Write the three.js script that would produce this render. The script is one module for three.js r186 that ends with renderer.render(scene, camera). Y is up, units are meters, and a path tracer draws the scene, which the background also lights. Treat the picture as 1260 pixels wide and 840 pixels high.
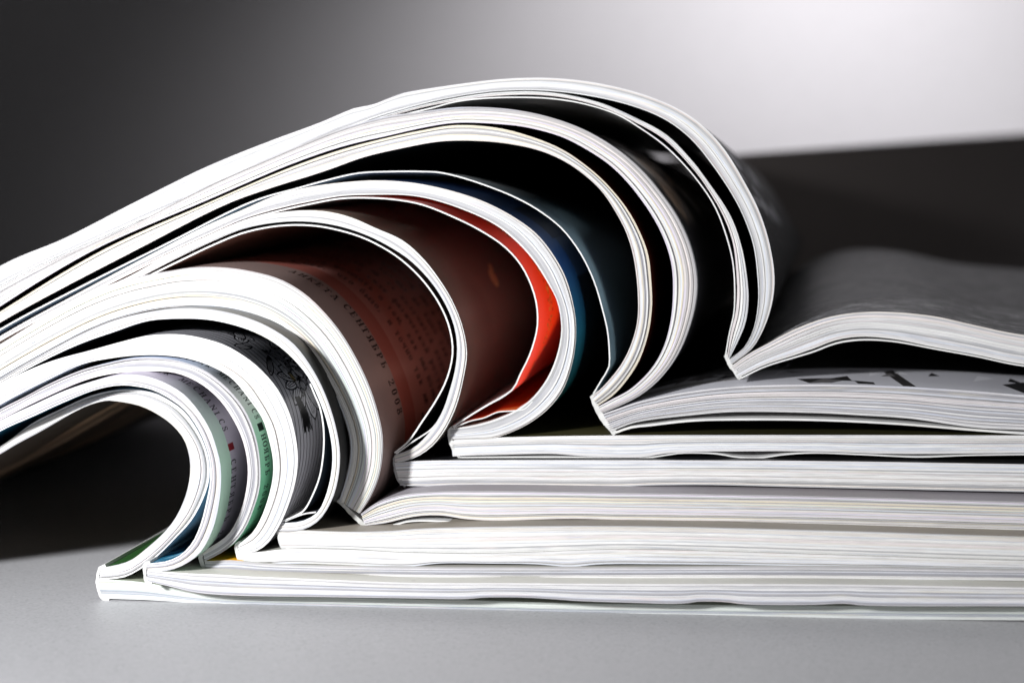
import * as THREE from 'three';

// ---------------------------------------------------------------- camera, light, exposure
// All measures below are in "px": one px is 0.16 mm, the size of a pixel of the picture in the plane in focus.
const K = 0.00016, D = 1500, FX = 948, TH = Math.atan(0.0616), SN = Math.sin(TH), CS = Math.cos(TH), TABLE = 750;
const V = (X, Y, Z) => new THREE.Vector3((X - 630) * K, (TABLE - Y) * K, Z * K);   // picture-plane coordinates (y down) to metres

const scene = new THREE.Scene();
scene.background = new THREE.Color(0.012, 0.0115, 0.0115);

const camera = new THREE.PerspectiveCamera(2 * Math.atan(420 / D) * 180 / Math.PI, 1.5, 0.02, 20);
camera.position.copy(V(FX, 180, D));
camera.lookAt(V(FX, 180, 0));
camera.setViewOffset(1260, 840, 630 - FX, 240, 1260, 840);   // a shifted lens, as of a view camera
camera.focus = (D + 35) * K;
camera.userData.fStop = 7.5;

const renderer = new THREE.WebGLRenderer({ antialias: true });
renderer.setSize(1260, 840);
renderer.toneMapping = THREE.LinearToneMapping;
renderer.toneMappingExposure = 1;
renderer.shadowMap.enabled = true;
renderer.shadowMap.type = THREE.PCFSoftShadowMap;

function spot(color, intensity, from, to, angle, penumbra, radius) {
  const l = new THREE.SpotLight(color, intensity, 0, angle, penumbra, 2);
  l.position.copy(V(...from)); l.target.position.copy(V(...to));
  l.castShadow = true; l.shadow.radius = radius; l.shadow.mapSize.set(2048, 2048);
  l.shadow.camera.near = 0.02; l.shadow.camera.far = 3; l.shadow.bias = -0.0005;
  scene.add(l, l.target);
  return l;
}
// key: a hard lamp to the left of the camera; second lamp above the frame, on the wall
spot(new THREE.Color(0.99, 0.992, 1), 0.71, [-980, -330, 1280], [480, 430, 0], 0.52, 0.55, 1);
spot(new THREE.Color(1, 0.985, 1), 0.385, [1220, -860, -1900], [1180, 100, -3600], 1.06, 0.46, 1);
// weak soft fills: one added above to lift the table, one far right
function softFill(color, intensity, w, h, from, to) {
  const l = new THREE.RectAreaLight(color, intensity, w, h);
  l.position.copy(V(...from)); l.lookAt(V(...to)); scene.add(l);
}
softFill(new THREE.Color(0.97, 0.98, 1), 1.45, 0.3, 0.2, [1100, -2900, 700], [900, 740, 350]);
softFill(new THREE.Color(1, 1, 1), 0.9, 0.2, 0.3, [2300, -100, 1250], [500, 450, 0]);

// ---------------------------------------------------------------- small tools
let seed = 20240;
const rnd = () => { seed = (seed * 1664525 + 1013904223) >>> 0; return seed / 4294967296; };
const pick = (a) => a[Math.floor(rnd() * a.length)];
const lerp = (a, b, t) => a + (b - a) * t, clamp = (x, a, b) => Math.min(b, Math.max(a, x)), smooth = (t) => t * t * (3 - 2 * t);
function noise1(period) {                                    // smooth noise in -1..1 along a line
  const ph = rnd() * 1000, tab = Array.from({ length: 64 }, () => rnd() * 2 - 1);
  return (x) => { const q = x / period + ph, i = Math.floor(q), f = smooth(q - i); return lerp(tab[((i % 64) + 64) % 64], tab[(((i + 1) % 64) + 64) % 64], f); };
}
const numbers = {};
function numbered(name) { const n = (numbers[name] = (numbers[name] ?? -1) + 1); return n ? name + '_' + String(n).padStart(3, '0') : name; }

// a pixel of the picture to the upright plane of the stack, dz in front of the stack's own plane: u along the plane, v upward
function P(px, py, dz) {
  const s = (D * CS - (FX - 630) * SN - dz) / (D * CS + SN * (px - FX)), X = FX + s * (px - FX), Z = D * (1 - s);
  return [CS * (X - 630) + SN * Z, TABLE - (180 + s * (py - 180))];
}
// points -> smooth curve sampled evenly: [{u, v, nu, nv, s}]
function curve(points, dz, n = 150, longest = 1e9) {
  const c = new THREE.CatmullRomCurve3(points.map(([x, y]) => { const [u, v] = P(x, y, dz); return new THREE.Vector3(u, v, 0); }), false, 'centripetal');
  c.arcLengthDivisions = 1200;
  const L = c.getLength(), end = Math.min(1, longest / L), out = [];
  for (let i = 0; i <= n; i++) { const p = c.getPointAt((i / n) * end); out.push({ u: p.x, v: p.y, s: (i / n) * end * L }); }
  return out;
}

// ---------------------------------------------------------------- materials
const paper = new THREE.MeshStandardMaterial({ vertexColors: true, roughness: 0.75 });
paper.name = 'trimmed_paper';
const TINTS = [[0.82, 0.82, 0.81], [0.84, 0.83, 0.82], [0.8, 0.81, 0.82], [0.76, 0.75, 0.76], [0.66, 0.66, 0.67], [0.52, 0.52, 0.54], [0.44, 0.44, 0.45], [0.74, 0.7, 0.66], [0.7, 0.73, 0.8], [0.78, 0.72, 0.72], [0.83, 0.82, 0.8], [0.84, 0.84, 0.83]];
function plainPage(name, color, o = {}) {
  const m = new THREE.MeshPhysicalMaterial({ color: new THREE.Color(color), roughness: 0.42, ...o });
  m.name = name; return m;
}
function canvasOf(w, h, draw) {
  const c = document.createElement('canvas'); c.width = w; c.height = h;
  const g = c.getContext('2d'); draw(g, w, h);
  const t = new THREE.CanvasTexture(c); t.colorSpace = THREE.SRGBColorSpace; t.magFilter = THREE.LinearFilter;
  t.wrapS = t.wrapT = THREE.ClampToEdgeWrapping; t.anisotropy = 8;
  return t;
}
function speckle(g, w, h, amount, n, long = 1) {
  for (let i = 0; i < n; i++) { const a = rnd() * amount; g.fillStyle = rnd() < 0.5 ? `rgba(255,255,255,${a})` : `rgba(0,0,0,${a})`; g.fillRect(rnd() * w, rnd() * h, 1 + rnd() * 2 * long, 1 + rnd() * 1.5); }
}
// printed page: S0..S1 the stretch of the curve and Z the depth (px) that the canvas covers; R texels per px
function printed(name, S0, S1, Z, R, draw, o = {}) {
  const flip = o.flip, side = { ...o }; delete side.flip;
  const m = plainPage(name, '#ffffff', { ...side, map: canvasOf(Math.round((S1 - S0) * R), Math.round(Z * R), (g, w, h) => { g.scale(R, R); draw(g, S1 - S0, Z); }) });
  m.userData.print = { S0, S1, Z, flip };
  return m;
}

// ---------------------------------------------------------------- sheets
// Builder of slabs: two curves (a = outer, b = inner) swept from zf (front) to zb (back); faces in three slots: edge, outer, inner
class Slabs {
  constructor() { this.p = []; this.n = []; this.c = []; this.uv = []; this.slots = [[], [], []]; this.count = 0; }
  vert(x, y, z, nx, ny, nz, c, s, zz) { this.p.push(x * K, y * K, z * K); this.n.push(nx, ny, nz); this.c.push(...c); this.uv.push(s, zz); return this.count++; }
  quad(slot, a, b, c, d) {                                  // wound so that the faces look the way their normals say
    const p = this.p, at = (i, k) => p[3 * i + k], U = [0, 1, 2].map((k) => at(c, k) - at(a, k)), W = [0, 1, 2].map((k) => at(d, k) - at(b, k)), n = this.n;
    const dot = (U[1] * W[2] - U[2] * W[1]) * n[3 * a] + (U[2] * W[0] - U[0] * W[2]) * n[3 * a + 1] + (U[0] * W[1] - U[1] * W[0]) * n[3 * a + 2];
    if (dot < 0) this.slots[slot].push(a, d, c, a, c, b); else this.slots[slot].push(a, b, c, a, c, d);
  }
  slab(A, B, zf, zb, edge, faceA, faceB, warp) {
    const N = A.length, rows = warp ? 8 : 1, nrm = (C, i) => { const a = C[Math.max(0, i - 1)], b = C[Math.min(N - 1, i + 1)], du = b.u - a.u, dv = b.v - a.v, l = Math.hypot(du, dv) || 1; return [dv / l, -du / l]; };
    let side = 0;                                            // which side of the curve A lies on
    for (let i = 0; i < N; i += 7) { const [x, y] = nrm(A, i); side += (A[i].u - B[i].u) * x + (A[i].v - B[i].v) * y; }
    side = side < 0 ? -1 : 1;
    const W = warp ?? (() => [0, 0]);
    const face = (C, slot, sg, col) => {
      const grid = [];
      for (let r = 0; r <= rows; r++) {
        const z = lerp(zf, zb, r / rows), row = [];
        for (let i = 0; i < N; i++) { const [x, y] = nrm(C, i), [wx, wy] = W(A[i].s, zf - z); row.push(this.vert(C[i].u + wx, C[i].v + wy, z, x * sg, y * sg, 0, col, A[i].s, zf - z)); }
        grid.push(row);
      }
      for (let r = 0; r < rows; r++) for (let i = 0; i < N - 1; i++) this.quad(slot, grid[r][i], grid[r][i + 1], grid[r + 1][i + 1], grid[r + 1][i]);
    };
    face(A, 1, side, faceA); face(B, 2, -side, faceB);
    for (const [z, nz] of [[zf, 1], [zb, -1]]) {
      let pa, pb;
      for (let i = 0; i < N; i++) {
        const c = nz > 0 ? edge(A[i].s) : faceA, [wx, wy] = W(A[i].s, zf - z);
        const a = this.vert(A[i].u + wx, A[i].v + wy, z, 0, 0, nz, c, A[i].s, 0), b = this.vert(B[i].u + wx, B[i].v + wy, z, 0, 0, nz, c, A[i].s, 0);
        if (i) this.quad(0, pa, a, b, pb);
        pa = a; pb = b;
      }
    }
    for (const i of [0, N - 1]) {                            // both ends
      const du = A[i].u - A[i ? i - 1 : 1].u, dv = A[i].v - A[i ? i - 1 : 1].v, l = Math.hypot(du, dv) || 1, q = [];
      for (const [C, z] of [[A, zf], [A, zb], [B, zb], [B, zf]]) { const [wx, wy] = W(A[i].s, zf - z); q.push(this.vert(C[i].u + wx, C[i].v + wy, z, du / l, dv / l, 0, edge(A[i].s), A[i].s, 0)); }
      this.quad(0, ...q);
    }
  }
  build(name, parent, materials, print, shift) {
    const g = new THREE.BufferGeometry(), uv = this.uv.slice();
    if (print) for (let i = 0; i < this.count; i++) {
      const u = (uv[2 * i] - print.S0) / (print.S1 - print.S0);
      uv[2 * i] = print.flip ? u : 1 - u; uv[2 * i + 1] = uv[2 * i + 1] / print.Z;
    }
    g.setAttribute('position', new THREE.Float32BufferAttribute(this.p, 3)); g.setAttribute('normal', new THREE.Float32BufferAttribute(this.n, 3));
    g.setAttribute('uv', new THREE.Float32BufferAttribute(uv, 2)); g.setAttribute('color', new THREE.Float32BufferAttribute(this.c, 3));
    const [e, a, b] = this.slots;
    g.setIndex([...e, ...a, ...b]);
    g.translate(-shift[0] * K, -shift[1] * K, 0);
    let material = materials;
    if (Array.isArray(materials)) { g.addGroup(0, e.length, 0); g.addGroup(e.length, a.length, 1); g.addGroup(e.length + a.length, b.length, 2); }
    const m = new THREE.Mesh(g, material); m.name = name; m.castShadow = m.receiveShadow = true;
    parent.add(m);
    return m;
  }
}
// the colour of one sheet's cut edge along its length: paper, with stretches where ink printed to the edge tints it
function edgeInk(base, ink = 0.5) {
  const n = noise1(26), m = noise1(130), f = noise1(4), hue = pick([[0.45, 0.48, 0.58], [0.6, 0.5, 0.48], [0.42, 0.42, 0.44], [0.62, 0.58, 0.46], [0.34, 0.35, 0.4]]);
  return (s) => { const k = clamp((m(s) + 0.5 * n(s) - 0.45) * 2, 0, 1) * ink, q = 1 + 0.07 * n(s) + 0.05 * f(s); return base.map((b, i) => clamp(lerp(b, hue[i], k) * q, 0.03, 0.9)); };
}
const between = (A, B, f) => A.map((a, i) => { const t = typeof f === 'function' ? f(a.s) : f; return { u: lerp(a.u, B[i].u, t), v: lerp(a.v, B[i].v, t), s: a.s }; });
// a sheet of its own: centre line and half thickness
function thick(C, h) {
  const N = C.length, off = (sg) => C.map((c, i) => { const a = C[Math.max(0, i - 1)], b = C[Math.min(N - 1, i + 1)], du = b.u - a.u, dv = b.v - a.v, l = Math.hypot(du, dv) || 1; return { u: c.u + sg * h * dv / l, v: c.v - sg * h * du / l, s: c.s }; });
  return [off(1), off(-1)];
}

// ---------------------------------------------------------------- how the curled halves go on to the left, outside the picture
const LOW = [[-100, 617], [-220, 676], [-330, 710], [-430, 717], [-600, 716], [-800, 711], [-1100, 703]];
const onward = (pts) => { const y0 = pts[pts.length - 1][1], off = 558 - y0; return [...pts, ...LOW.map(([x, y], i) => [x, y - off * (1 - 0.035 * (i + 1))])]; };
const rightward = (pts) => { const [x0, y0] = pts[pts.length - 2], [x1, y1] = pts[pts.length - 1], k = clamp((y1 - y0) / (x1 - x0), -0.02, 0.12); return [...pts, [1500, y1 + k * 160], [1800, y1 + k * 190], [2500, y1 + k * 200]]; };
const PAGE = 1530, DEPTH = 960;

// the curl sinks toward the far end of the magazine
const sink = (k) => (s, z) => [0, -k * z * smooth(clamp((s - 40) / 220, 0, 1)) * (1 - smooth(clamp((s - 620) / 420, 0, 1)))];
const GROUP = 'open magazines stacked one on another';
function magazine(cfg) {
  const dz = cfg.dz * 0.54, root = new THREE.Group(); root.name = numbered('open_magazine');
  root.userData = { label: cfg.label, category: 'magazine', group: GROUP };
  const [u0, v0] = P(cfg.spine[cfg.spine.length - 1][0], cfg.spine[cfg.spine.length - 1][1], dz), shift = [u0, v0];
  root.position.set((CS * u0 - SN * dz) * K, v0 * K, (SN * u0 + CS * dz) * K); root.rotation.y = -TH;
  scene.add(root);
  const back = -DEPTH + (cfg.deep ?? 0), tints = cfg.tints ?? TINTS;

  // a pack of leaves between two curves; the outermost sheet and the innermost one may be printed pages of their own
  const rooted = (C, k) => { const l = Math.hypot(C[1].u - C[0].u, C[1].v - C[0].v); return [{ u: C[0].u - k * (C[1].u - C[0].u) / l, v: C[0].v - k * (C[1].v - C[0].v) / l, s: -k }, ...C]; };
  function pack(O, I, n, outer, inner, names, per = 5, air = 0.03, hues = tints, flatHalf = false) {
    O = rooted(O, cfg.root ?? 3.4); I = rooted(I, cfg.root ?? 3.4);
    let f = 0, bundle = new Slabs(), held = 0;
    const w = Array.from({ length: n }, () => 0.7 + rnd() * 0.6), sum = w.reduce((a, b) => a + b, 0), flush = () => { if (held) bundle.build('page_bundle', root, paper, null, shift); bundle = new Slabs(); held = 0; };
    for (let k = 0; k < n; k++) {
      const f0 = f, f1 = (f += w[k] / sum), g = noise1(60), g2 = noise1(170), open = rnd() < (flatHalf ? 0.34 : 0.1) ? 0.6 : 0.08, width = f1 - f0, first = k === 0, last = k === n - 1;
      const gap = (s) => width * clamp(air + open * Math.max(0, g(s) * 0.5 + g2(s) - 0.25), 0, 0.62);
      const A = between(O, I, (s) => f0 + (first ? 0 : gap(s) * 0.5)), B = between(O, I, (s) => f1 - (last ? 0 : gap(s) * 0.5));
      const zf = (rnd() - 0.5) * 1.4 + (rnd() < 0.08 ? -1.6 : 0), ink = edgeInk(pick(hues), cfg.ink ?? 0.5), fc = [0.72, 0.71, 0.7];
      const mat = first ? outer : last ? inner : null;
      if (mat) {
        flush();
        const sh = new Slabs(); sh.slab(A, B, zf, back, ink, fc, fc, flatHalf ? undefined : cfg.warp);
        const clean = first ? [paper, outer, paper] : [paper, paper, inner];
        sh.build(first ? names[0] : names[1], root, clean, mat.userData.print, shift);
      } else {
        bundle.slab(A, B, zf, back + rnd() * 6, ink, fc, fc, flatHalf ? undefined : cfg.warp); held++;
        if (held >= per) flush();
      }
    }
    flush();
  }
  // left, curled half
  for (const p of cfg.packs) {
    const O = curve(onward(p.o), dz, 150, PAGE), endU = O[O.length - 1].u, Ifull = curve(onward(p.i), dz, 400);
    let cut = Ifull[Ifull.length - 1].s;
    for (const q of Ifull) if (q.s > 500 && q.u < endU) { cut = q.s; break; }
    const I = curve(onward(p.i), dz, 150, cut);
    pack(O, I, p.n, p.outer ?? white, p.inner ?? white, p.names ?? ['inside_page', 'front_cover'], p.per, p.air);
  }
  for (const l of cfg.leaves ?? []) {
    const C = curve(l.short ? l.pts : onward(l.pts), dz, l.short ? 60 : 150, PAGE), [A, B] = thick(C, l.h ?? 0.9), sh = new Slabs(), fc = [0.7, 0.7, 0.7];
    sh.slab(A, B, l.z ?? 0, back, edgeInk([0.85, 0.85, 0.84], 0), fc, fc, cfg.warp);
    const outer = l.outer ?? white, inner = l.inner ?? outer;
    const m = sh.build('loose_page', root, [l.edge ?? paper, outer, inner], (outer.userData.print ?? inner.userData.print), shift);
    if (l.label) m.userData.label = l.label;
  }
  // right half, lying flat
  const r = cfg.right, T = curve(rightward(r.top), dz, 150, PAGE), B = curve(rightward(r.bot), dz, 150, PAGE);
  pack(T, B, r.n, r.page ?? white, r.back ?? white, ['open_page', 'back_cover'], r.per ?? 6, r.air, r.tints, true);
  for (const l of r.leaves ?? []) {
    const C = curve(l.on ? rightward(l.pts) : l.pts, dz, 150, PAGE), [A, Bq] = thick(C, l.h ?? 0.9), sh = new Slabs(), fc = [0.5, 0.5, 0.5];
    sh.slab(A, Bq, l.z ?? 0, back, edgeInk(l.tint ?? [0.84, 0.84, 0.83], 0.2), fc, fc);
    sh.build(l.name ?? 'back_cover', root, paper, null, shift);
  }
  // the spine: glue and cover round the back of the leaves, its cut end a little rough
  const C = curve(cfg.spine, dz, 60), rough = noise1(2.2), rough2 = noise1(7), h = cfg.spineHalf ?? 2.6;
  const [SA, SB] = thick(C, h), sp = new Slabs(), q = noise1(3), jag = (X, k) => X.map((c, i) => ({ u: c.u + k * (rough(c.s + 50 * k) + rough2(c.s)) * 0.45, v: c.v + k * rough(c.s * 1.3 + 9) * 0.35, s: c.s }));
  sp.slab(jag(SA, 1), jag(SB, -1), cfg.spineZ ?? -0.4, back, (s) => (cfg.spineTint ?? [0.76, 0.76, 0.74]).map((c) => c * (0.92 + 0.12 * q(s))), [0.4, 0.4, 0.4], [0.4, 0.4, 0.4]);
  sp.build('spine', root, [paper, cfg.spineMat ?? paper, cfg.spineMat ?? paper], null, shift);
  return root;
}

// ---------------------------------------------------------------- the setting
function structure(name, geometry, material) {
  const m = new THREE.Mesh(geometry, material); m.name = name; m.userData.kind = 'structure'; m.castShadow = m.receiveShadow = true; scene.add(m); return m;
}
{
  const t = canvasOf(1024, 1024, (g, w, h) => { g.fillStyle = '#a6a6a9'; g.fillRect(0, 0, w, h); speckle(g, w, h, 0.12, 90000, 1.6); for (let i = 0; i < 60; i++) { g.fillStyle = `rgba(60,60,66,${0.1 + rnd() * 0.2})`; g.fillRect(rnd() * w, rnd() * h, 1.5, 1.5); } });
  t.wrapS = t.wrapT = THREE.RepeatWrapping; t.repeat.set(8, 8);
  const m = new THREE.MeshPhysicalMaterial({ map: t, roughness: 0.45, bumpMap: t, bumpScale: 0.00004 }); m.name = 'laminate';
  const top = structure('table_top', new THREE.BoxGeometry(7000 * K, 140 * K, 4200 * K), m);
  top.rotation.y = -TH;
  const c = [0, -900];                                       // in the stack's own directions: u, depth of the middle
  top.position.set((CS * 300 - SN * c[1]) * K, -70 * K - 0.00002, (SN * 300 + CS * c[1]) * K);
  const wt = canvasOf(512, 512, (g, w, h) => { g.fillStyle = '#c9c7ca'; g.fillRect(0, 0, w, h); speckle(g, w, h, 0.05, 20000); });
  wt.wrapS = wt.wrapT = THREE.RepeatWrapping; wt.repeat.set(6, 3);
  const wm = new THREE.MeshStandardMaterial({ map: wt, roughness: 0.9 }); wm.name = 'painted_wall';
  const wall = structure('wall', new THREE.BoxGeometry(12000 * K, 7000 * K, 200 * K), wm);
  wall.position.copy(V(720, 0, -3700));
}

// ---------------------------------------------------------------- pages
const white = plainPage('white_page', '#d8d7d6');
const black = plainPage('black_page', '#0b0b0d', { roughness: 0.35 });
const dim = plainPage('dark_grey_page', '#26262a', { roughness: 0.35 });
function rule(g, w, h, color) { g.fillStyle = color; g.fillRect(-2, -2, w + 4, h + 4); }
const serif = (g, px, bold) => { g.font = (bold ? 'bold ' : '') + px + 'px serif'; };
function spaced(g, text, x, y, step) { for (const ch of text) { g.fillText(ch, x, y); x += step; } }

{
  // dark board standing behind the stack on the right
  const at = (x, y, Z) => { const f = (D - Z) / D; return [FX + (x - FX) * f, 180 + (y - 180) * f, Z]; };
  const l = at(640, 211, -900), r = at(1300, 162, -2466), o = new THREE.Group(); o.name = 'backdrop_board';
  o.userData = { label: 'dark charcoal board standing upright behind the magazine stack', category: 'board' };
  const p = V(l[0], TABLE, l[2]), q = V(r[0], TABLE, r[2]), len = p.distanceTo(q), hl = (TABLE - l[1]) * K, hr = (TABLE - r[1]) * K;
  const sh = new THREE.Shape(); sh.moveTo(0, 0.0005); sh.lineTo(len, 0.0005); sh.lineTo(len, hr); sh.lineTo(0, hl); sh.closePath();
  const g = new THREE.ExtrudeGeometry(sh, { depth: 0.004, bevelEnabled: true, bevelSize: 0.0004, bevelThickness: 0.0004, bevelSegments: 2 });
  const bt = canvasOf(512, 512, (c, w, h) => { c.fillStyle = '#655e5c'; c.fillRect(0, 0, w, h); speckle(c, w, h, 0.08, 30000); }); bt.wrapS = bt.wrapT = THREE.RepeatWrapping; bt.repeat.set(12, 12);
  const m = new THREE.Mesh(g, new THREE.MeshStandardMaterial({ map: bt, roughness: 0.9 })); m.name = 'panel'; m.castShadow = m.receiveShadow = true; o.add(m);
  o.position.copy(p); o.rotation.y = -Math.atan2(q.z - p.z, q.x - p.x);
  scene.add(o);
}

//@@PAGES
// printed pages. In a canvas x runs toward the spine (left pages), y from the far side down to the trimmed edge in front.
const pg = {};
const soft1 = (g, x, y, rx, ry, rgb, a, tilt = 0) => { g.save(); g.translate(x, y); g.rotate(tilt); g.scale(rx, ry); const q = g.createRadialGradient(0, 0, 0, 0, 0, 1); q.addColorStop(0, `rgba(${rgb},${a})`); q.addColorStop(0.55, `rgba(${rgb},${a * 0.7})`); q.addColorStop(1, `rgba(${rgb},0)`); g.fillStyle = q; g.fillRect(-1, -1, 2, 2); g.restore(); };
const gritty = (g, w, h, n, a, lx, ly) => { for (let i = 0; i < n; i++) { g.fillStyle = rnd() < 0.5 ? `rgba(255,255,255,${a * rnd()})` : `rgba(0,0,0,${a * rnd()})`; g.fillRect(rnd() * w, rnd() * h, lx * (0.3 + rnd()), ly * (0.4 + 0.6 * rnd())); } };
const words = (g, text, x, y, step, size, squeeze) => { g.font = 'bold ' + size + 'px serif'; for (const ch of text) { g.save(); g.translate(x, y); g.scale(squeeze, 1); g.fillText(ch, 0, 0); g.restore(); x += step; } };

pg.aCover = printed('brown_cover', 0, 900, 700, 1, (g, w, h) => {
  rule(g, w, h, '#3a2e25');
  for (let i = 0; i < 26; i++) soft1(g, rnd() * (w - 330), h - 120 - rnd() * 420, 120 + rnd() * 160, 14 + rnd() * 34, pick(['186,150,122', '160,124,100', '204,170,142', '84,62,48']), 0.7, -0.1 + rnd() * 0.25);
  g.fillStyle = '#234a20'; g.fillRect(w - 240, 0, 240, h); gritty(g, w, h, 4000, 0.12, 9, 2);
});
pg.aPage = printed('ivory_page', 0, 620, 200, 2, (g, w, h) => { rule(g, w, h, '#c9ced2'); gritty(g, w, h, 500, 0.06, 8, 2); });
pg.bPage = printed('mauve_page', 0, 620, 200, 3, (g, w, h) => {
  rule(g, w, h, '#b3adbd');
  const q = g.createLinearGradient(w - 330, 0, w - 190, 0); q.addColorStop(0, 'rgba(190,222,206,0)'); q.addColorStop(1, 'rgba(186,222,202,1)'); g.fillStyle = q; g.fillRect(0, h - 26, w, 26);
  g.fillStyle = '#a49eae'; g.fillRect(0, 0, w, h - 70);
  g.fillStyle = '#24222a'; words(g, 'POPULAR MECHANICS', w - 396, h - 26, 10.6, 17, 0.62);
  g.fillStyle = '#7a1824'; g.fillRect(w - 204, h - 39, 9, 13);
  g.fillStyle = '#24222a'; words(g, 'СЕНТЯБРЬ 2008', w - 184, h - 26, 10.4, 17, 0.62);
  gritty(g, w, h, 600, 0.05, 6, 2);
});
pg.bCover = printed('teal_cover', 0, 620, 300, 1, (g, w, h) => { rule(g, w, h, '#135a78'); gritty(g, w, h, 900, 0.2, 30, 3); for (let i = 0; i < 9; i++) soft1(g, w - rnd() * 160, h - rnd() * 120, 24, 5, '205,225,235', 0.7, rnd()); });
pg.cPage = printed('pale_green_page', 0, 620, 200, 3, (g, w, h) => {
  const q = g.createLinearGradient(w - 330, 0, w - 120, 0); q.addColorStop(0, '#bcc8de'); q.addColorStop(0.35, '#eef2f4'); q.addColorStop(0.5, '#e8f4ec'); q.addColorStop(0.66, '#b4e6ca'); q.addColorStop(1, '#7cc8a0'); g.fillStyle = q; g.fillRect(-2, -2, w + 4, h + 4);
  g.fillStyle = '#15251f'; words(g, 'POPULAR MECHANICS', w - 356, h - 13, 9.2, 15, 0.6); g.fillRect(w - 198, h - 25, 10, 13); words(g, 'НОЯБРЬ 2008', w - 184, h - 13, 9.2, 16, 0.66);
  gritty(g, w, h, 500, 0.05, 6, 2);
});
pg.dPage = printed('grey_flower_page', 0, 620, 240, 3, (g, w, h) => {
  rule(g, w, h, '#96969c');
  g.strokeStyle = 'rgba(18,18,22,0.85)'; g.lineWidth = 1.5;
  for (let k = -40; k < 60; k++) { g.beginPath(); g.moveTo(-20, h - k * 9 - 40); g.lineTo(w + 20, h - k * 9 + 90); g.stroke(); }
  // line drawing of a flower: petals round the middle, leaves, stem and a dark tassel
  const petal = (cx, cy, a, l, wd) => { g.save(); g.translate(cx, cy); g.rotate(a); g.beginPath(); g.moveTo(0, 0); g.bezierCurveTo(l * 0.3, -wd, l * 0.8, -wd * 1.1, l, 0); g.bezierCurveTo(l * 0.8, wd, l * 0.35, wd * 0.9, 0, 0); g.fillStyle = '#b2b2b8'; g.fill(); g.strokeStyle = '#0c0c0e'; g.lineWidth = 2.2; g.stroke(); g.lineWidth = 1; for (const t of [-0.35, 0, 0.35]) { g.beginPath(); g.moveTo(l * 0.1, t * wd * 0.3); g.quadraticCurveTo(l * 0.5, t * wd * 1.4, l * 0.86, t * wd * 0.5); g.stroke(); } g.restore(); };
  const cx = w - 246, cy = h - 62;
  for (let k = 0; k < 13; k++) petal(cx, cy, k * 0.4833 + 0.2 * rnd(), 34 + rnd() * 30, 9 + rnd() * 7);
  for (let k = 0; k < 9; k++) petal(cx, cy, k * 0.7 + rnd(), 14 + rnd() * 14, 5 + rnd() * 4);
  for (let k = 0; k < 16; k++) petal(cx - 20 - rnd() * 120, cy - 60 + rnd() * 90, rnd() * 6.28, 24 + rnd() * 22, 6 + rnd() * 6);
  for (let k = 0; k < 14; k++) petal(cx + rnd() * 90, cy - 20 - rnd() * 90, rnd() * 6.28, 20 + rnd() * 20, 5 + rnd() * 5);
  g.strokeStyle = '#08080a'; for (let k = 0; k < 46; k++) { g.lineWidth = 1 + rnd() * 1.5; g.beginPath(); g.moveTo(cx + 18 + rnd() * 10, cy + 22 + rnd() * 12); g.lineTo(cx + 46 + rnd() * 22, cy + 14 + rnd() * 24); g.stroke(); }
  soft1(g, cx - 6, cy + 12, 9, 5, '120,104,60', 0.9);
}, { roughness: 0.24 });
pg.fPage = printed('text_page', 0, 680, 460, 3, (g, w, h) => {
  rule(g, w, h, '#b88078');
  g.fillStyle = '#9a8580'; g.fillRect(0, h - 78, w, 78);
  g.fillStyle = '#a8645a'; g.fillRect(0, h - 118, w, 40);
  for (let i = 0; i < 12; i++) soft1(g, rnd() * w, h - 130 - rnd() * 300, 60 + rnd() * 60, 20 + rnd() * 24, pick(['180,100,86', '186,150,146', '140,92,86']), 0.55, 0.2);
  g.fillStyle = '#140c0c';
  words(g, 'АНКЕТА', w - 366, h - 52, 13.2, 21, 0.62); words(g, '·', w - 300, h - 58, 13, 24, 1);
  words(g, 'СЕНТЯБРЬ 2008', w - 281, h - 58, 13.1, 24, 0.6);
  const lines = ['и всё, что было, и точно так же –', 'если помнить о том, как мы помо', 'вопрос о силе физической росту', 'сегодня же то получится конкурс', 'никогда прежде не было так много', 'именно поэтому мы и пришли сюда', 'после первых дней работы стало', 'всем понятно, что каждый из них', 'готов идти дальше и дальше, но'];
  lines.forEach((t, k) => { g.save(); g.translate(w - 400, h - 124 - k * 33); g.rotate(-0.12 + k * 0.004); words(g, t, 0, 0, 9.6, 25, 0.5); g.restore(); });
  g.fillRect(w - 100, h - 150, 24, 7);
  gritty(g, w, h, 3000, 0.05, 3, 3);
}, { roughness: 0.22 });
pg.gPage = printed('brown_page', 0, 700, 460, 1.5, (g, w, h) => {
  rule(g, w, h, '#8a8076'); for (let i = 0; i < 20; i++) soft1(g, rnd() * w, rnd() * h, 90, 60, pick(['108,96,86', '146,132,122', '100,90,82']), 0.4);
  g.fillStyle = '#d8c090'; g.beginPath(); g.ellipse(w - 262, h - 200, 15, 13, 0.6, 0, 7); g.fill(); g.beginPath(); g.ellipse(w - 276, h - 212, 12, 6, 0.9, 0, 7); g.fill();
  gritty(g, w, h, 5000, 0.07, 2, 2);
}, { roughness: 0.22 });
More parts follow.
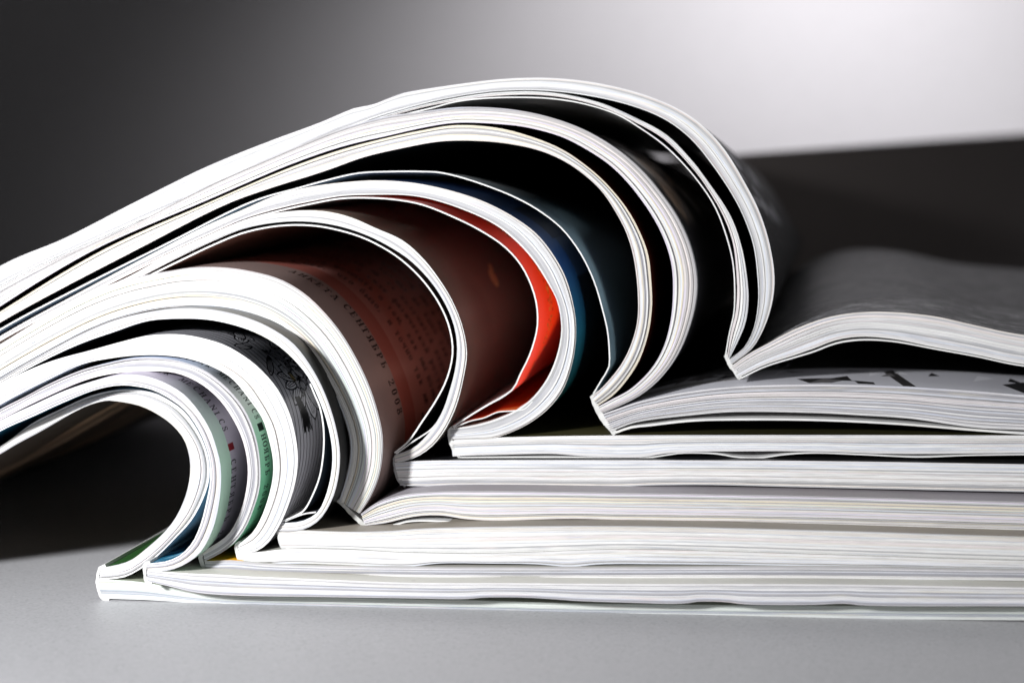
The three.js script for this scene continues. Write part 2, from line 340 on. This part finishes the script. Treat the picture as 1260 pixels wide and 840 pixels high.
pg.hPage = printed('blue_page', 0, 700, 260, 1.5, (g, w, h) => {
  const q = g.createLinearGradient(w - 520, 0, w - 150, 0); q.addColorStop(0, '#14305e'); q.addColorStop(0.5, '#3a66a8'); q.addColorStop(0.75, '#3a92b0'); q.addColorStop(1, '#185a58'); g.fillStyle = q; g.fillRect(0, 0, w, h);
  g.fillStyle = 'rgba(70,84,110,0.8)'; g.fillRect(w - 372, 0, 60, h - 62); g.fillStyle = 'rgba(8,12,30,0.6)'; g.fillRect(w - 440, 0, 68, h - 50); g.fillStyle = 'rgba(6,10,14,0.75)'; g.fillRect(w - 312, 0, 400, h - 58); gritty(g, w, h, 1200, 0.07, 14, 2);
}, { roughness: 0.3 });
const leafMap = (name, base, draw, o) => printed(name, 0, 700, 260, 1.5, (g, w, h) => { rule(g, w, h, base); draw(g, w, h); gritty(g, w, h, 900, 0.06, 4, 2); }, o);
pg.red = leafMap('red_page', '#f43c10', (g, w, h) => { for (let i = 0; i < 240; i++) { g.fillStyle = pick(['#c8963c', '#a8701e', '#8a2a12']); g.globalAlpha = 0.7; g.fillRect(w - 420 + rnd() * 400, h - 58 - rnd() * 22, 1 + rnd() * 5, 1 + rnd() * 5); } g.globalAlpha = 1; }, { transmission: 0.85, roughness: 0.9, specularIntensity: 0.3 });
pg.redBack = plainPage('blush_page', '#f4e8e2', { transmission: 0.85, roughness: 0.6 });
pg.orange = plainPage('orange_page', '#c86a20', { transmission: 0.35 });
pg.slate = leafMap('slate_page', '#a6c2ce', (g, w, h) => { for (let i = 0; i < 14; i++) soft1(g, rnd() * w, h - rnd() * 150, 50, 26, pick(['110,140,156', '164,192,202', '90,116,130']), 0.5); }, { transmission: 0.8, roughness: 0.5 });
pg.slateBack = plainPage('pale_slate_page', '#eef2f4', { transmission: 0.8, roughness: 0.6 });
pg.rust = plainPage('rust_page', '#5a2216', { roughness: 0.35 });
pg.iPage = printed('picture_page', 0, 700, 520, 2, (g, w, h) => {
  rule(g, w, h, '#1a1a1e');
  for (let i = 0; i < 60; i++) soft1(g, w - 320 - rnd() * 230, h - 60 - rnd() * 420, 16 + rnd() * 40, 20 + rnd() * 60, pick(['240,238,238', '170,146,128', '120,114,112', '220,210,204', '40,38,40']), 0.85, rnd() * 0.6 - 0.3);
  g.fillStyle = '#1a1a1e'; g.fillRect(0, h - 44, w, 44);
  g.fillStyle = '#55555b'; g.fillRect(0, h - 17, w, 17); g.fillStyle = '#dcdcdf'; g.fillRect(0, h - 10, w, 10);
  g.fillStyle = '#0a0a0c'; for (let x = 0; x < w; x += 8) g.fillRect(x, h - 22, 5, 2.2);
  gritty(g, w, h, 3000, 0.06, 4, 2);
}, { roughness: 0.35 });
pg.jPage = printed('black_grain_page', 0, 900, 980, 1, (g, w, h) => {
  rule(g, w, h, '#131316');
  for (let i = 0; i < 36; i++) soft1(g, w - 215 - rnd() * 120, h - 20 - rnd() * 420, 10 + rnd() * 14, 30 + rnd() * 90, pick(['200,200,210', '150,150,160', '228,228,234', '40,40,46']), 0.7, rnd() * 0.3 - 0.15);  // pale blots put the bright sheen of the curl into its colour
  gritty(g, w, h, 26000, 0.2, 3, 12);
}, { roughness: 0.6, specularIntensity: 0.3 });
pg.jRight = printed('dark_grain_page', 0, 900, 980, 1, (g, w, h) => { rule(g, w, h, '#3a3a3e'); gritty(g, w, h, 16000, 0.42, 34, 4); gritty(g, w, h, 16000, 0.5, 12, 2.4); for (let i = 0; i < 20; i++) soft1(g, rnd() * w, rnd() * h, 120, 40, pick(['34,34,38', '104,104,110']), 0.5); }, { roughness: 0.5, flip: true });
pg.iRight = printed('pale_picture_page', 0, 700, 300, 2, (g, w, h) => {
  rule(g, w, h, '#c4c4cb');
  const ink = '#141416', poly = (c, ...q) => { g.fillStyle = c; g.beginPath(); q.forEach(([x, z], i) => g[i ? 'lineTo' : 'moveTo'](x, h - z)); g.fill(); };
  poly(ink, [40, 78], [130, 96], [250, 112], [420, 128], [700, 150], [700, 300], [-10, 300], [-10, 60]);
  poly('#8c8a8c', [0, 26], [90, 40], [180, 48], [190, 60], [90, 62], [30, 52]);
  poly('#1c1a1a', [250, 40], [268, 10], [282, 12], [300, 30], [326, 26], [330, 10], [352, 8], [350, 22], [322, 30], [316, 60], [296, 44]); poly('#5c5a5c', [268, 14], [286, 44], [310, 28], [296, 12]);
  poly('#2a2828', [364, 100], [378, 110], [404, 4], [388, 4]); poly(ink, [520, 60], [548, 0], [700, 0], [700, 120], [560, 96]);
  g.strokeStyle = '#a8a8ae'; g.lineWidth = 4; for (let k = 0; k < 7; k++) { g.beginPath(); g.moveTo(40 + k * 22, h - 84 - rnd() * 20); g.bezierCurveTo(90 + k * 16, h - 110 - rnd() * 30, 120 + k * 20, h - 96, 150 + k * 14, h - 130 - rnd() * 30); g.stroke(); }
  for (let k = 0; k < 26; k++) { const x = 60 + rnd() * 500; poly(pick([ink, '#6c6a6c', '#dcdce2']), [x, 60 + rnd() * 40], [x + 10 + rnd() * 30, 66 + rnd() * 40], [x + rnd() * 20, 84 + rnd() * 30]); }
  gritty(g, w, h, 2500, 0.06, 3, 2);
}, { flip: true });
const flat = (name, base, o) => printed(name, 0, 1600, 120, 0.6, (g, w, h) => { rule(g, w, h, base); for (let i = 0; i < 30; i++) soft1(g, rnd() * w, rnd() * h, 130, 40, pick(['255,255,255', '0,0,0', '60,40,10']), 0.05); gritty(g, w, h, 1500, 0.08, 6, 2); }, { flip: true, ...o });
pg.hRight = flat('olive_page', '#2a2810'); pg.gRight = flat('black_page', '#0c0d12'); pg.fRight = flat('grey_page', '#8a868c'); pg.eRight = flat('taupe_page', '#8a847a'); pg.dRight = flat('stone_page', '#9a9a94');
pg.cRight = printed('amber_edge_page', 0, 1600, 120, 0.6, (g, w, h) => { rule(g, w, h, '#a9a8a2'); g.fillStyle = '#dc9c0e'; g.fillRect(0, 0, 46, h); gritty(g, w, h, 1500, 0.08, 6, 2); }, { flip: true }); pg.bRight = flat('pale_grey_page', '#c2c1ba'); pg.aRight = flat('sage_page', '#9aa08e');
pg.ePage = plainPage('black_page', '#0d0d0d', { roughness: 0.3 });
pg.eLeaf = plainPage('slate_grey_page', '#4a5560', { transmission: 0.25, roughness: 0.3 });
pg.gCover = plainPage('terracotta_cover', '#8e6a5e');
//@@MAGAZINES
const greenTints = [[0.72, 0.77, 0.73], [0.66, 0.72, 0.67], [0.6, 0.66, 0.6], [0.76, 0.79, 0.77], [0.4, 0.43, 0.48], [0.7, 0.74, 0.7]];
const greyTints = [[0.78, 0.77, 0.78], [0.72, 0.71, 0.73], [0.6, 0.59, 0.62], [0.64, 0.66, 0.72], [0.74, 0.69, 0.7], [0.82, 0.82, 0.82], [0.46, 0.45, 0.47], [0.36, 0.36, 0.4]];
const warmTints = [[0.8, 0.79, 0.76], [0.78, 0.72, 0.7], [0.7, 0.74, 0.8], [0.72, 0.78, 0.73], [0.78, 0.71, 0.57], [0.83, 0.83, 0.82], [0.5, 0.48, 0.48], [0.7, 0.65, 0.74], [0.42, 0.41, 0.42]];

magazine({ label: 'bottom magazine lying on the table, its short spine the farthest left', dz: 2, tints: TINTS,
  spine: [[129, 696], [122, 699], [119, 712], [120, 726], [126, 737], [133, 738]], spineHalf: 2.2,
  packs: [{ n: 9, outer: pg.aPage, inner: pg.aCover,
    o: [[124, 713], [140, 712], [155, 709], [175, 698], [193, 684], [215, 662], [235, 640], [250, 612], [257, 588], [256, 565], [250, 545], [240, 525], [225, 505], [205, 491], [190, 484], [165, 479], [140, 480], [110, 487], [70, 505], [40, 520], [0, 549]],
    i: [[127, 698], [150, 693], [162, 688], [180, 674], [200, 656], [215, 637], [228, 608], [233, 582], [232, 562], [225, 540], [210, 522], [190, 508], [170, 499], [145, 494], [130, 493], [105, 500], [80, 513], [50, 530], [20, 546], [0, 558]] }],
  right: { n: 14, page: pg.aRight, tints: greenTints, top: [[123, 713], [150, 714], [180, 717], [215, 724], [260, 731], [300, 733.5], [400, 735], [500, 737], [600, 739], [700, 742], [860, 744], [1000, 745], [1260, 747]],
    bot: [[127, 736], [150, 737], [180, 738], [240, 742], [300, 745.5], [400, 749], [500, 752], [600, 754], [700, 756], [860, 758], [1000, 760], [1130, 762], [1260, 763]] } });

magazine({ label: 'magazine second from the bottom, footer lettering on its mauve curled page', dz: 34, tints: greyTints,
  spine: [[184, 692], [178, 694], [177, 704], [180, 716], [186, 717]], spineHalf: 2.2,
  packs: [{ n: 7, outer: pg.bPage, inner: pg.bCover,
    o: [[184, 703], [205, 702], [225, 695], [245, 680], [260, 653], [268, 622], [271, 592], [270, 570], [265, 550], [258, 530], [245, 508], [225, 485], [200, 470], [175, 462], [150, 461], [120, 467], [80, 480], [40, 498], [0, 517]],
    i: [[183, 693], [205, 690], [222, 682], [236, 667], [246, 645], [253, 618], [258, 590], [257, 566], [251, 545], [241, 524], [226, 504], [206, 489], [188, 480], [165, 475], [145, 474], [115, 480], [75, 496], [40, 512], [0, 530]] }],
  right: { n: 15, page: pg.bRight, top: [[183, 702], [210, 704], [240, 706], [270, 707], [300, 709], [350, 711], [420, 714], [500, 717], [620, 717.5], [760, 718.5], [1020, 719], [1260, 723]],
    bot: [[184, 716], [210, 722], [235, 728], [260, 731], [300, 733], [400, 734.5], [500, 736], [575, 736.8], [592, 735.2], [640, 735], [685, 737.4], [705, 739], [760, 741], [842, 742.4], [856, 740.2], [892, 740.6], [915, 743.3], [1000, 744], [1040, 742.6], [1060, 744.6], [1260, 746]] } });

magazine({ label: 'magazine third from the bottom, amber page in the wedge beside its spine', dz: -7, tints: greyTints,
  spine: [[251, 676], [246, 681], [247, 691], [252, 702], [258, 705]], spineHalf: 2.3, spineTint: [0.55, 0.55, 0.56],
  packs: [{ n: 8, outer: pg.cPage, inner: white,
    o: [[254, 689], [268, 682], [284, 671], [300, 652], [312, 625], [319, 600], [320, 578], [318, 555], [313, 533], [303, 508], [290, 489], [270, 469], [250, 455], [220, 444], [190, 440], [160, 441], [130, 447], [100, 455], [60, 472], [30, 488], [0, 503]],
    i: [[251, 677], [268, 667], [281, 656], [294, 632], [301, 608], [304, 585], [303, 565], [297, 540], [287, 518], [270, 493], [250, 475], [230, 464], [210, 458], [170, 457], [130, 461], [100, 469], [60, 486], [0, 516]] }],
  right: { n: 8, page: pg.cRight, top: [[254, 690], [262, 690], [285, 689], [320, 693], [400, 696], [500, 697.5], [700, 698], [1000, 697], [1260, 701]],
    bot: [[257, 704], [300, 706], [400, 708], [500, 709.5], [620, 711], [760, 711], [1020, 711.5], [1260, 714]] } });

magazine({ label: 'magazine fourth from the bottom, grey striped flower page inside its curl', dz: -14, tints: TINTS,
  spine: [[295, 667], [290, 671], [291, 680], [295, 690], [299, 692]], spineHalf: 2.2,
  packs: [{ n: 15, outer: pg.dPage, inner: white,
    o: [[296, 680], [312, 679], [328, 669], [343, 647], [356, 617], [364, 588], [366, 562], [363, 536], [355, 506], [340, 477], [320, 454], [300, 438], [275, 424], [245, 415], [215, 411], [180, 413], [150, 420], [110, 431], [60, 445], [0, 472]],
    i: [[295, 668], [310, 655], [320, 638], [330, 610], [335, 585], [335, 565], [330, 540], [322, 515], [305, 490], [285, 466], [260, 451], [230, 441], [200, 437], [170, 437], [140, 440], [100, 448], [60, 466], [0, 497]] }],
  right: { n: 12, page: pg.dRight, top: [[296, 680], [320, 679], [345, 676], [420, 676], [500, 680], [600, 681], [760, 676], [830, 677], [1000, 682], [1260, 690]],
    bot: [[297, 691], [320, 694], [360, 693], [430, 695], [500, 697], [540, 693], [600, 693], [660, 694], [700, 697], [740, 694], [830, 694], [1000, 696], [1260, 700]] } });

magazine({ label: 'magazine fifth from the bottom, thin curl with a torn loose leaf inside', dz: -19, tints: TINTS,
  spine: [[346, 641], [341, 645], [342, 658], [346, 672], [350, 675]], spineHalf: 2.2, spineTint: [0.62, 0.62, 0.62],
  packs: [{ n: 6, outer: pg.ePage, inner: pg.eLeaf,
    o: [[343, 653], [360, 653], [376, 650], [393, 639], [408, 615], [416, 587], [418, 556], [412, 521], [400, 485], [385, 455], [365, 427], [350, 414], [320, 397], [280, 384], [240, 379], [200, 381], [150, 391], [110, 406], [60, 432], [0, 466]],
    i: [[345, 643], [360, 643], [374, 640], [390, 630], [400, 610], [407, 580], [408, 555], [403, 525], [395, 500], [380, 467], [365, 447], [345, 428], [325, 415], [300, 404], [260, 394], [220, 392], [180, 395], [140, 408], [100, 422], [60, 440], [0, 472]] }],
  leaves: [{ short: 1, pts: [[347, 641], [360, 636], [373, 628], [385, 607], [393, 585], [397, 560], [398, 540], [397, 522], [393, 501], [386, 484], [381, 472]], h: 1, outer: pg.eLeaf, inner: white },
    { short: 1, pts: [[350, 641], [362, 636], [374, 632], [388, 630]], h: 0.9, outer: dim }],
  right: { n: 20, page: pg.eRight, top: [[343, 651], [380, 652.5], [430, 654], [480, 653], [520, 650], [600, 648], [760, 647], [1000, 652], [1260, 660]],
    bot: [[350, 675], [420, 676], [500, 679], [600, 680], [700, 677], [760, 675], [830, 676], [1000, 681.5], [1260, 690]] } });

magazine({ label: 'thick magazine in the middle, dark red text page on its outer curl', dz: -67, tints: warmTints,
  spine: [[415, 615], [425, 625], [437, 637], [449, 648]], spineHalf: 2.6, spineTint: [0.6, 0.6, 0.58],
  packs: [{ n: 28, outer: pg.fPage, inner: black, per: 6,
    o: [[444, 629], [456, 610], [466, 585], [470, 560], [470, 535], [465, 510], [455, 478], [440, 445], [420, 411], [400, 386], [375, 362], [345, 344], [310, 334], [275, 329], [235, 329], [210, 333], [180, 338], [140, 349], [100, 366], [50, 394], [0, 424]],
    i: [[417, 613], [424, 590], [429, 568], [430, 545], [425, 522], [415, 497], [400, 470], [385, 447], [365, 422], [340, 402], [310, 388], [280, 381], [240, 377], [200, 379], [150, 390], [110, 405], [60, 431], [0, 465]] }],
  right: { n: 27, page: pg.fRight, tints: warmTints, top: [[446, 630], [460, 620], [475, 614], [495, 608.5], [530, 605], [600, 604], [760, 606], [1000, 610], [1260, 617]],
    bot: [[452, 646], [475, 643], [500, 637], [520, 634], [545, 634], [570, 638], [600, 640], [700, 638], [760, 639], [1020, 643], [1260, 650]],
    leaves: [{ on: 1, pts: [[450, 649], [480, 647], [502, 641.5], [540, 641], [575, 644], [620, 642.5], [700, 640.5], [760, 640.5], [1020, 644.5], [1260, 651.5]], h: 0.9 }] } });

magazine({ label: 'magazine above the thick one, smooth brown page on its outer curl', dz: -122, tints: TINTS,
  spine: [[490, 558], [486, 563], [486, 577], [490, 590], [498, 598]], spineHalf: 2.2, spineTint: [0.45, 0.45, 0.45],
  packs: [{ n: 6, outer: pg.gPage, inner: pg.gCover,
    o: [[489, 569], [502, 566], [514, 561], [530, 550], [545, 532], [560, 502], [570, 464], [574, 433], [568, 400], [556, 370], [541, 345], [520, 318], [495, 296], [460, 280], [430, 267], [400, 260], [370, 259], [340, 262], [300, 271], [260, 288], [220, 306], [150, 344], [100, 364], [0, 423]],
    i: [[488, 559], [508, 551], [526, 534], [543, 508], [553, 480], [560, 452], [562, 425], [558, 400], [548, 375], [530, 347], [505, 321], [480, 304], [450, 289], [420, 279], [385, 273], [345, 273], [300, 281], [260, 297], [220, 316], [150, 351], [100, 370], [0, 427]] }],
  leaves: [{ pts: [[485, 557], [502, 543], [518, 520], [537, 491], [549, 467], [556, 440], [556, 420], [550, 395], [538, 370], [520, 345], [500, 325], [480, 310], [450, 294], [420, 284], [385, 277.5], [345, 277.5], [300, 286], [260, 302], [220, 321], [150, 354], [100, 372], [0, 429]], h: 1, outer: dim, inner: pg.gCover },
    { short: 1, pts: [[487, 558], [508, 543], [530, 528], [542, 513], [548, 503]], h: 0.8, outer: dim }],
  right: { n: 20, page: pg.gRight, top: [[488, 569], [515, 567], [600, 566], [760, 566], [1000, 567], [1260, 571]],
    bot: [[495, 597], [520, 598], [560, 597], [620, 597], [760, 598.5], [800, 597], [870, 596.5], [1000, 599.5], [1260, 605]] } });

magazine({ label: 'magazine with a bright red loose page, blue page on its curl', dz: -144, tints: TINTS,
  spine: [[556, 526], [553, 531], [554, 543], [559, 556], [565, 562]], spineHalf: 2.2,
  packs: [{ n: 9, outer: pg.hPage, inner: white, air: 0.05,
    o: [[557, 541], [585, 540], [606, 539], [628, 532], [652, 520], [675, 502], [692, 480], [703, 450], [708, 420], [708, 395], [704, 370], [695, 340], [680, 313], [660, 288], [630, 266], [590, 246], [540, 231], [500, 224], [460, 222], [420, 224.5], [380, 230], [340, 240], [300, 257], [250, 279], [200, 305], [100, 358], [0, 413]],
    i: [[557, 527], [580, 524], [603, 518], [630, 507], [652, 492], [672, 467], [684, 440], [690, 412], [690, 395], [685, 370], [672, 345], [655, 319], [635, 297], [610, 277], [575, 260], [530, 245], [500, 240], [460, 239.5], [420, 241], [380, 248], [340, 257], [300, 269], [250, 291], [200, 314], [100, 364], [0, 417]] }],
  leaves: [{ pts: [[557, 525], [580, 510], [600, 498], [620, 487], [632, 477], [640, 460], [650, 440], [657, 420], [661, 400], [660, 375], [653, 350], [640, 325], [620, 303], [590, 283], [560, 268], [520, 252], [490, 246], [460, 243.5], [420, 244], [380, 251], [340, 260], [300, 271.5], [250, 293], [200, 316], [100, 365.5], [0, 418]], h: 0.95, label: 'bright red loose page, light shining through it', outer: pg.red, inner: pg.redBack },
    { short: 1, pts: [[558, 526], [578, 518], [595, 514], [612, 507], [628, 505.5], [645, 503], [655, 494]], h: 0.7, outer: pg.orange }],
  right: { n: 15, page: pg.hRight, top: [[557, 541], [600, 539], [680, 537], [760, 536], [1000, 535.5], [1260, 536]],
    bot: [[560, 561], [580, 560], [620, 559], [680, 558], [720, 561], [790, 562], [815, 558], [850, 555.5], [900, 555], [1000, 555], [1100, 558], [1260, 557]],
    leaves: [{ on: 1, pts: [[565, 563], [700, 562.5], [790, 563.5], [815, 560.5], [835, 557.5], [860, 557], [885, 558.5], [905, 562], [935, 563], [965, 559], [1000, 557], [1060, 559], [1130, 562], [1190, 560], [1260, 559]], h: 0.9 }] } });

magazine({ label: 'second magazine from the top, white margin page on its outer curl', warp: sink(0.07), dz: -149, tints: warmTints,
  spine: [[728, 487], [734, 502], [744, 519], [757, 534]], spineHalf: 3.2,
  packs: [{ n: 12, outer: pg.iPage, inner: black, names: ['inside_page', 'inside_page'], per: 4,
    o: [[744, 507], [765, 498], [788, 486], [813, 465], [834, 436], [848, 403], [856, 370], [857, 340], [850, 305], [835, 270], [815, 240], [790, 210], [760, 184], [720, 160], [680, 145], [640, 136], [600, 132], [560, 132], [520, 137], [475, 143], [430, 155], [380, 174], [330, 195], [260, 226], [159, 278], [80, 315], [0, 357]],
    i: [[738, 499], [755, 490], [775, 479], [800, 455], [815, 430], [825, 395], [828, 350], [825, 320], [815, 290], [800, 262], [775, 228], [750, 203], [720, 183], [690, 168], [650, 157], [620, 153], [560, 151], [520, 157], [480, 166], [421, 180], [357, 202], [254, 246], [127, 301], [60, 338], [0, 376]] },
  { n: 11, outer: pg.rust, inner: black, per: 4, air: 0.08,
    o: [[737, 498], [752, 488], [766, 474], [785, 446], [797, 412], [802, 377], [801, 345], [797, 312], [785, 281], [770, 255], [745, 225], [720, 203], [690, 183], [650, 167], [610, 157], [560, 154], [520, 160], [480, 168.5], [420, 184], [357, 206], [254, 250], [127, 307], [0, 383]],
    i: [[731, 486], [748, 469], [765, 447], [777, 422], [784, 395], [785, 370], [783, 340], [778, 310], [770, 285], [757, 260], [740, 235], [715, 212], [690, 196], [660, 184], [620, 176], [580, 173], [540, 174], [500, 181], [448, 193], [397, 211], [333, 231], [278, 251], [175, 303], [0, 396]] }],
  leaves: [{ pts: [[730, 484], [742, 464], [749, 452], [749.5, 430], [747, 405], [741, 380], [734, 355], [724, 330], [710, 305], [690, 280], [660, 257], [630, 241], [600, 229], [570, 219], [540, 212], [520, 211], [480, 211], [440, 213], [400, 222], [360, 233], [330, 241], [300, 252], [200, 302], [100, 352], [0, 405]], h: 0.85, outer: pg.slate, inner: pg.slateBack }],
  right: { n: 24, page: pg.iRight, tints: greyTints, top: [[745, 508], [760, 503], [780, 496], [800, 491], [840, 483], [900, 476], [1000, 473], [1100, 475], [1200, 481], [1260, 486]],
    bot: [[755, 530], [775, 522], [795, 517.5], [850, 511], [900, 507], [1000, 508], [1060, 511], [1120, 515], [1200, 526], [1260, 529]],
    leaves: [{ on: 1, pts: [[758, 532], [775, 526], [800, 523], [850, 517.5], [900, 516], [1000, 516.5], [1100, 521], [1200, 529], [1260, 533]], h: 1.3 }] } });

magazine({ label: 'topmost magazine of the stack, black grained cover on its outer curl', warp: sink(0.085), dz: -186, tints: TINTS,
  spine: [[893, 437], [897, 446], [903, 455], [911, 466]], spineHalf: 2.6,
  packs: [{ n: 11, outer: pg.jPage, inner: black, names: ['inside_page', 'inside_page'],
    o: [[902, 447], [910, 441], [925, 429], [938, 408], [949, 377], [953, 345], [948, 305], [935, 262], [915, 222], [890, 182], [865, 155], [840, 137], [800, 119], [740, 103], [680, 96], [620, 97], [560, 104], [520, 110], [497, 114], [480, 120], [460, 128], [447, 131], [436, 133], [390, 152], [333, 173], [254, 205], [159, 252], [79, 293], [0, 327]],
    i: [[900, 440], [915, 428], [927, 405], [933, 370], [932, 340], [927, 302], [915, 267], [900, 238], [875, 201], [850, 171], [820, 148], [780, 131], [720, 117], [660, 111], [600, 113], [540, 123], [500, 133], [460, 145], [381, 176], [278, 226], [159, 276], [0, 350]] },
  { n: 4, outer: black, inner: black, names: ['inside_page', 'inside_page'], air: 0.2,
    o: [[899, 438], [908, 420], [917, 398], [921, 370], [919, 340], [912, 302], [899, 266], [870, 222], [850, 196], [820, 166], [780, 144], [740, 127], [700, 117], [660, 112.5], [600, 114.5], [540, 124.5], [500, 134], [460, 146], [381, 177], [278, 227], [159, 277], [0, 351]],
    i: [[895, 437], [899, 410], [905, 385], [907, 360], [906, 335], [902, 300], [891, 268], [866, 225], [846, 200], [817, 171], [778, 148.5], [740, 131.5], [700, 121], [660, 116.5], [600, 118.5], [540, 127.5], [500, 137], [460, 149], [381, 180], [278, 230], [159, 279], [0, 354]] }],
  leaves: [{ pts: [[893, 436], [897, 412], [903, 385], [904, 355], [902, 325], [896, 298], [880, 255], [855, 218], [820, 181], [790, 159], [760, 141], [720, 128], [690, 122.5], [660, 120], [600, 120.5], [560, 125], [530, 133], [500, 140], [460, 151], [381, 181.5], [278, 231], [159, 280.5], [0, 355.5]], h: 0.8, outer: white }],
  right: { n: 19, page: pg.jRight, top: [[903, 448], [911, 442], [925, 433], [942, 424], [980, 404], [1020, 390], [1060, 384], [1100, 384], [1150, 389], [1200, 400], [1260, 412]],
    bot: [[911, 463], [940, 449], [980, 436], [1000, 429], [1030, 418], [1060, 414], [1100, 417], [1150, 427], [1200, 436], [1260, 448]],
    leaves: [{ on: 1, pts: [[912, 465], [940, 451.5], [980, 439], [1000, 433], [1030, 422], [1060, 418], [1100, 420], [1150, 429], [1200, 438], [1260, 450]], h: 0.9 }] } });
//@@END
renderer.render(scene, camera);
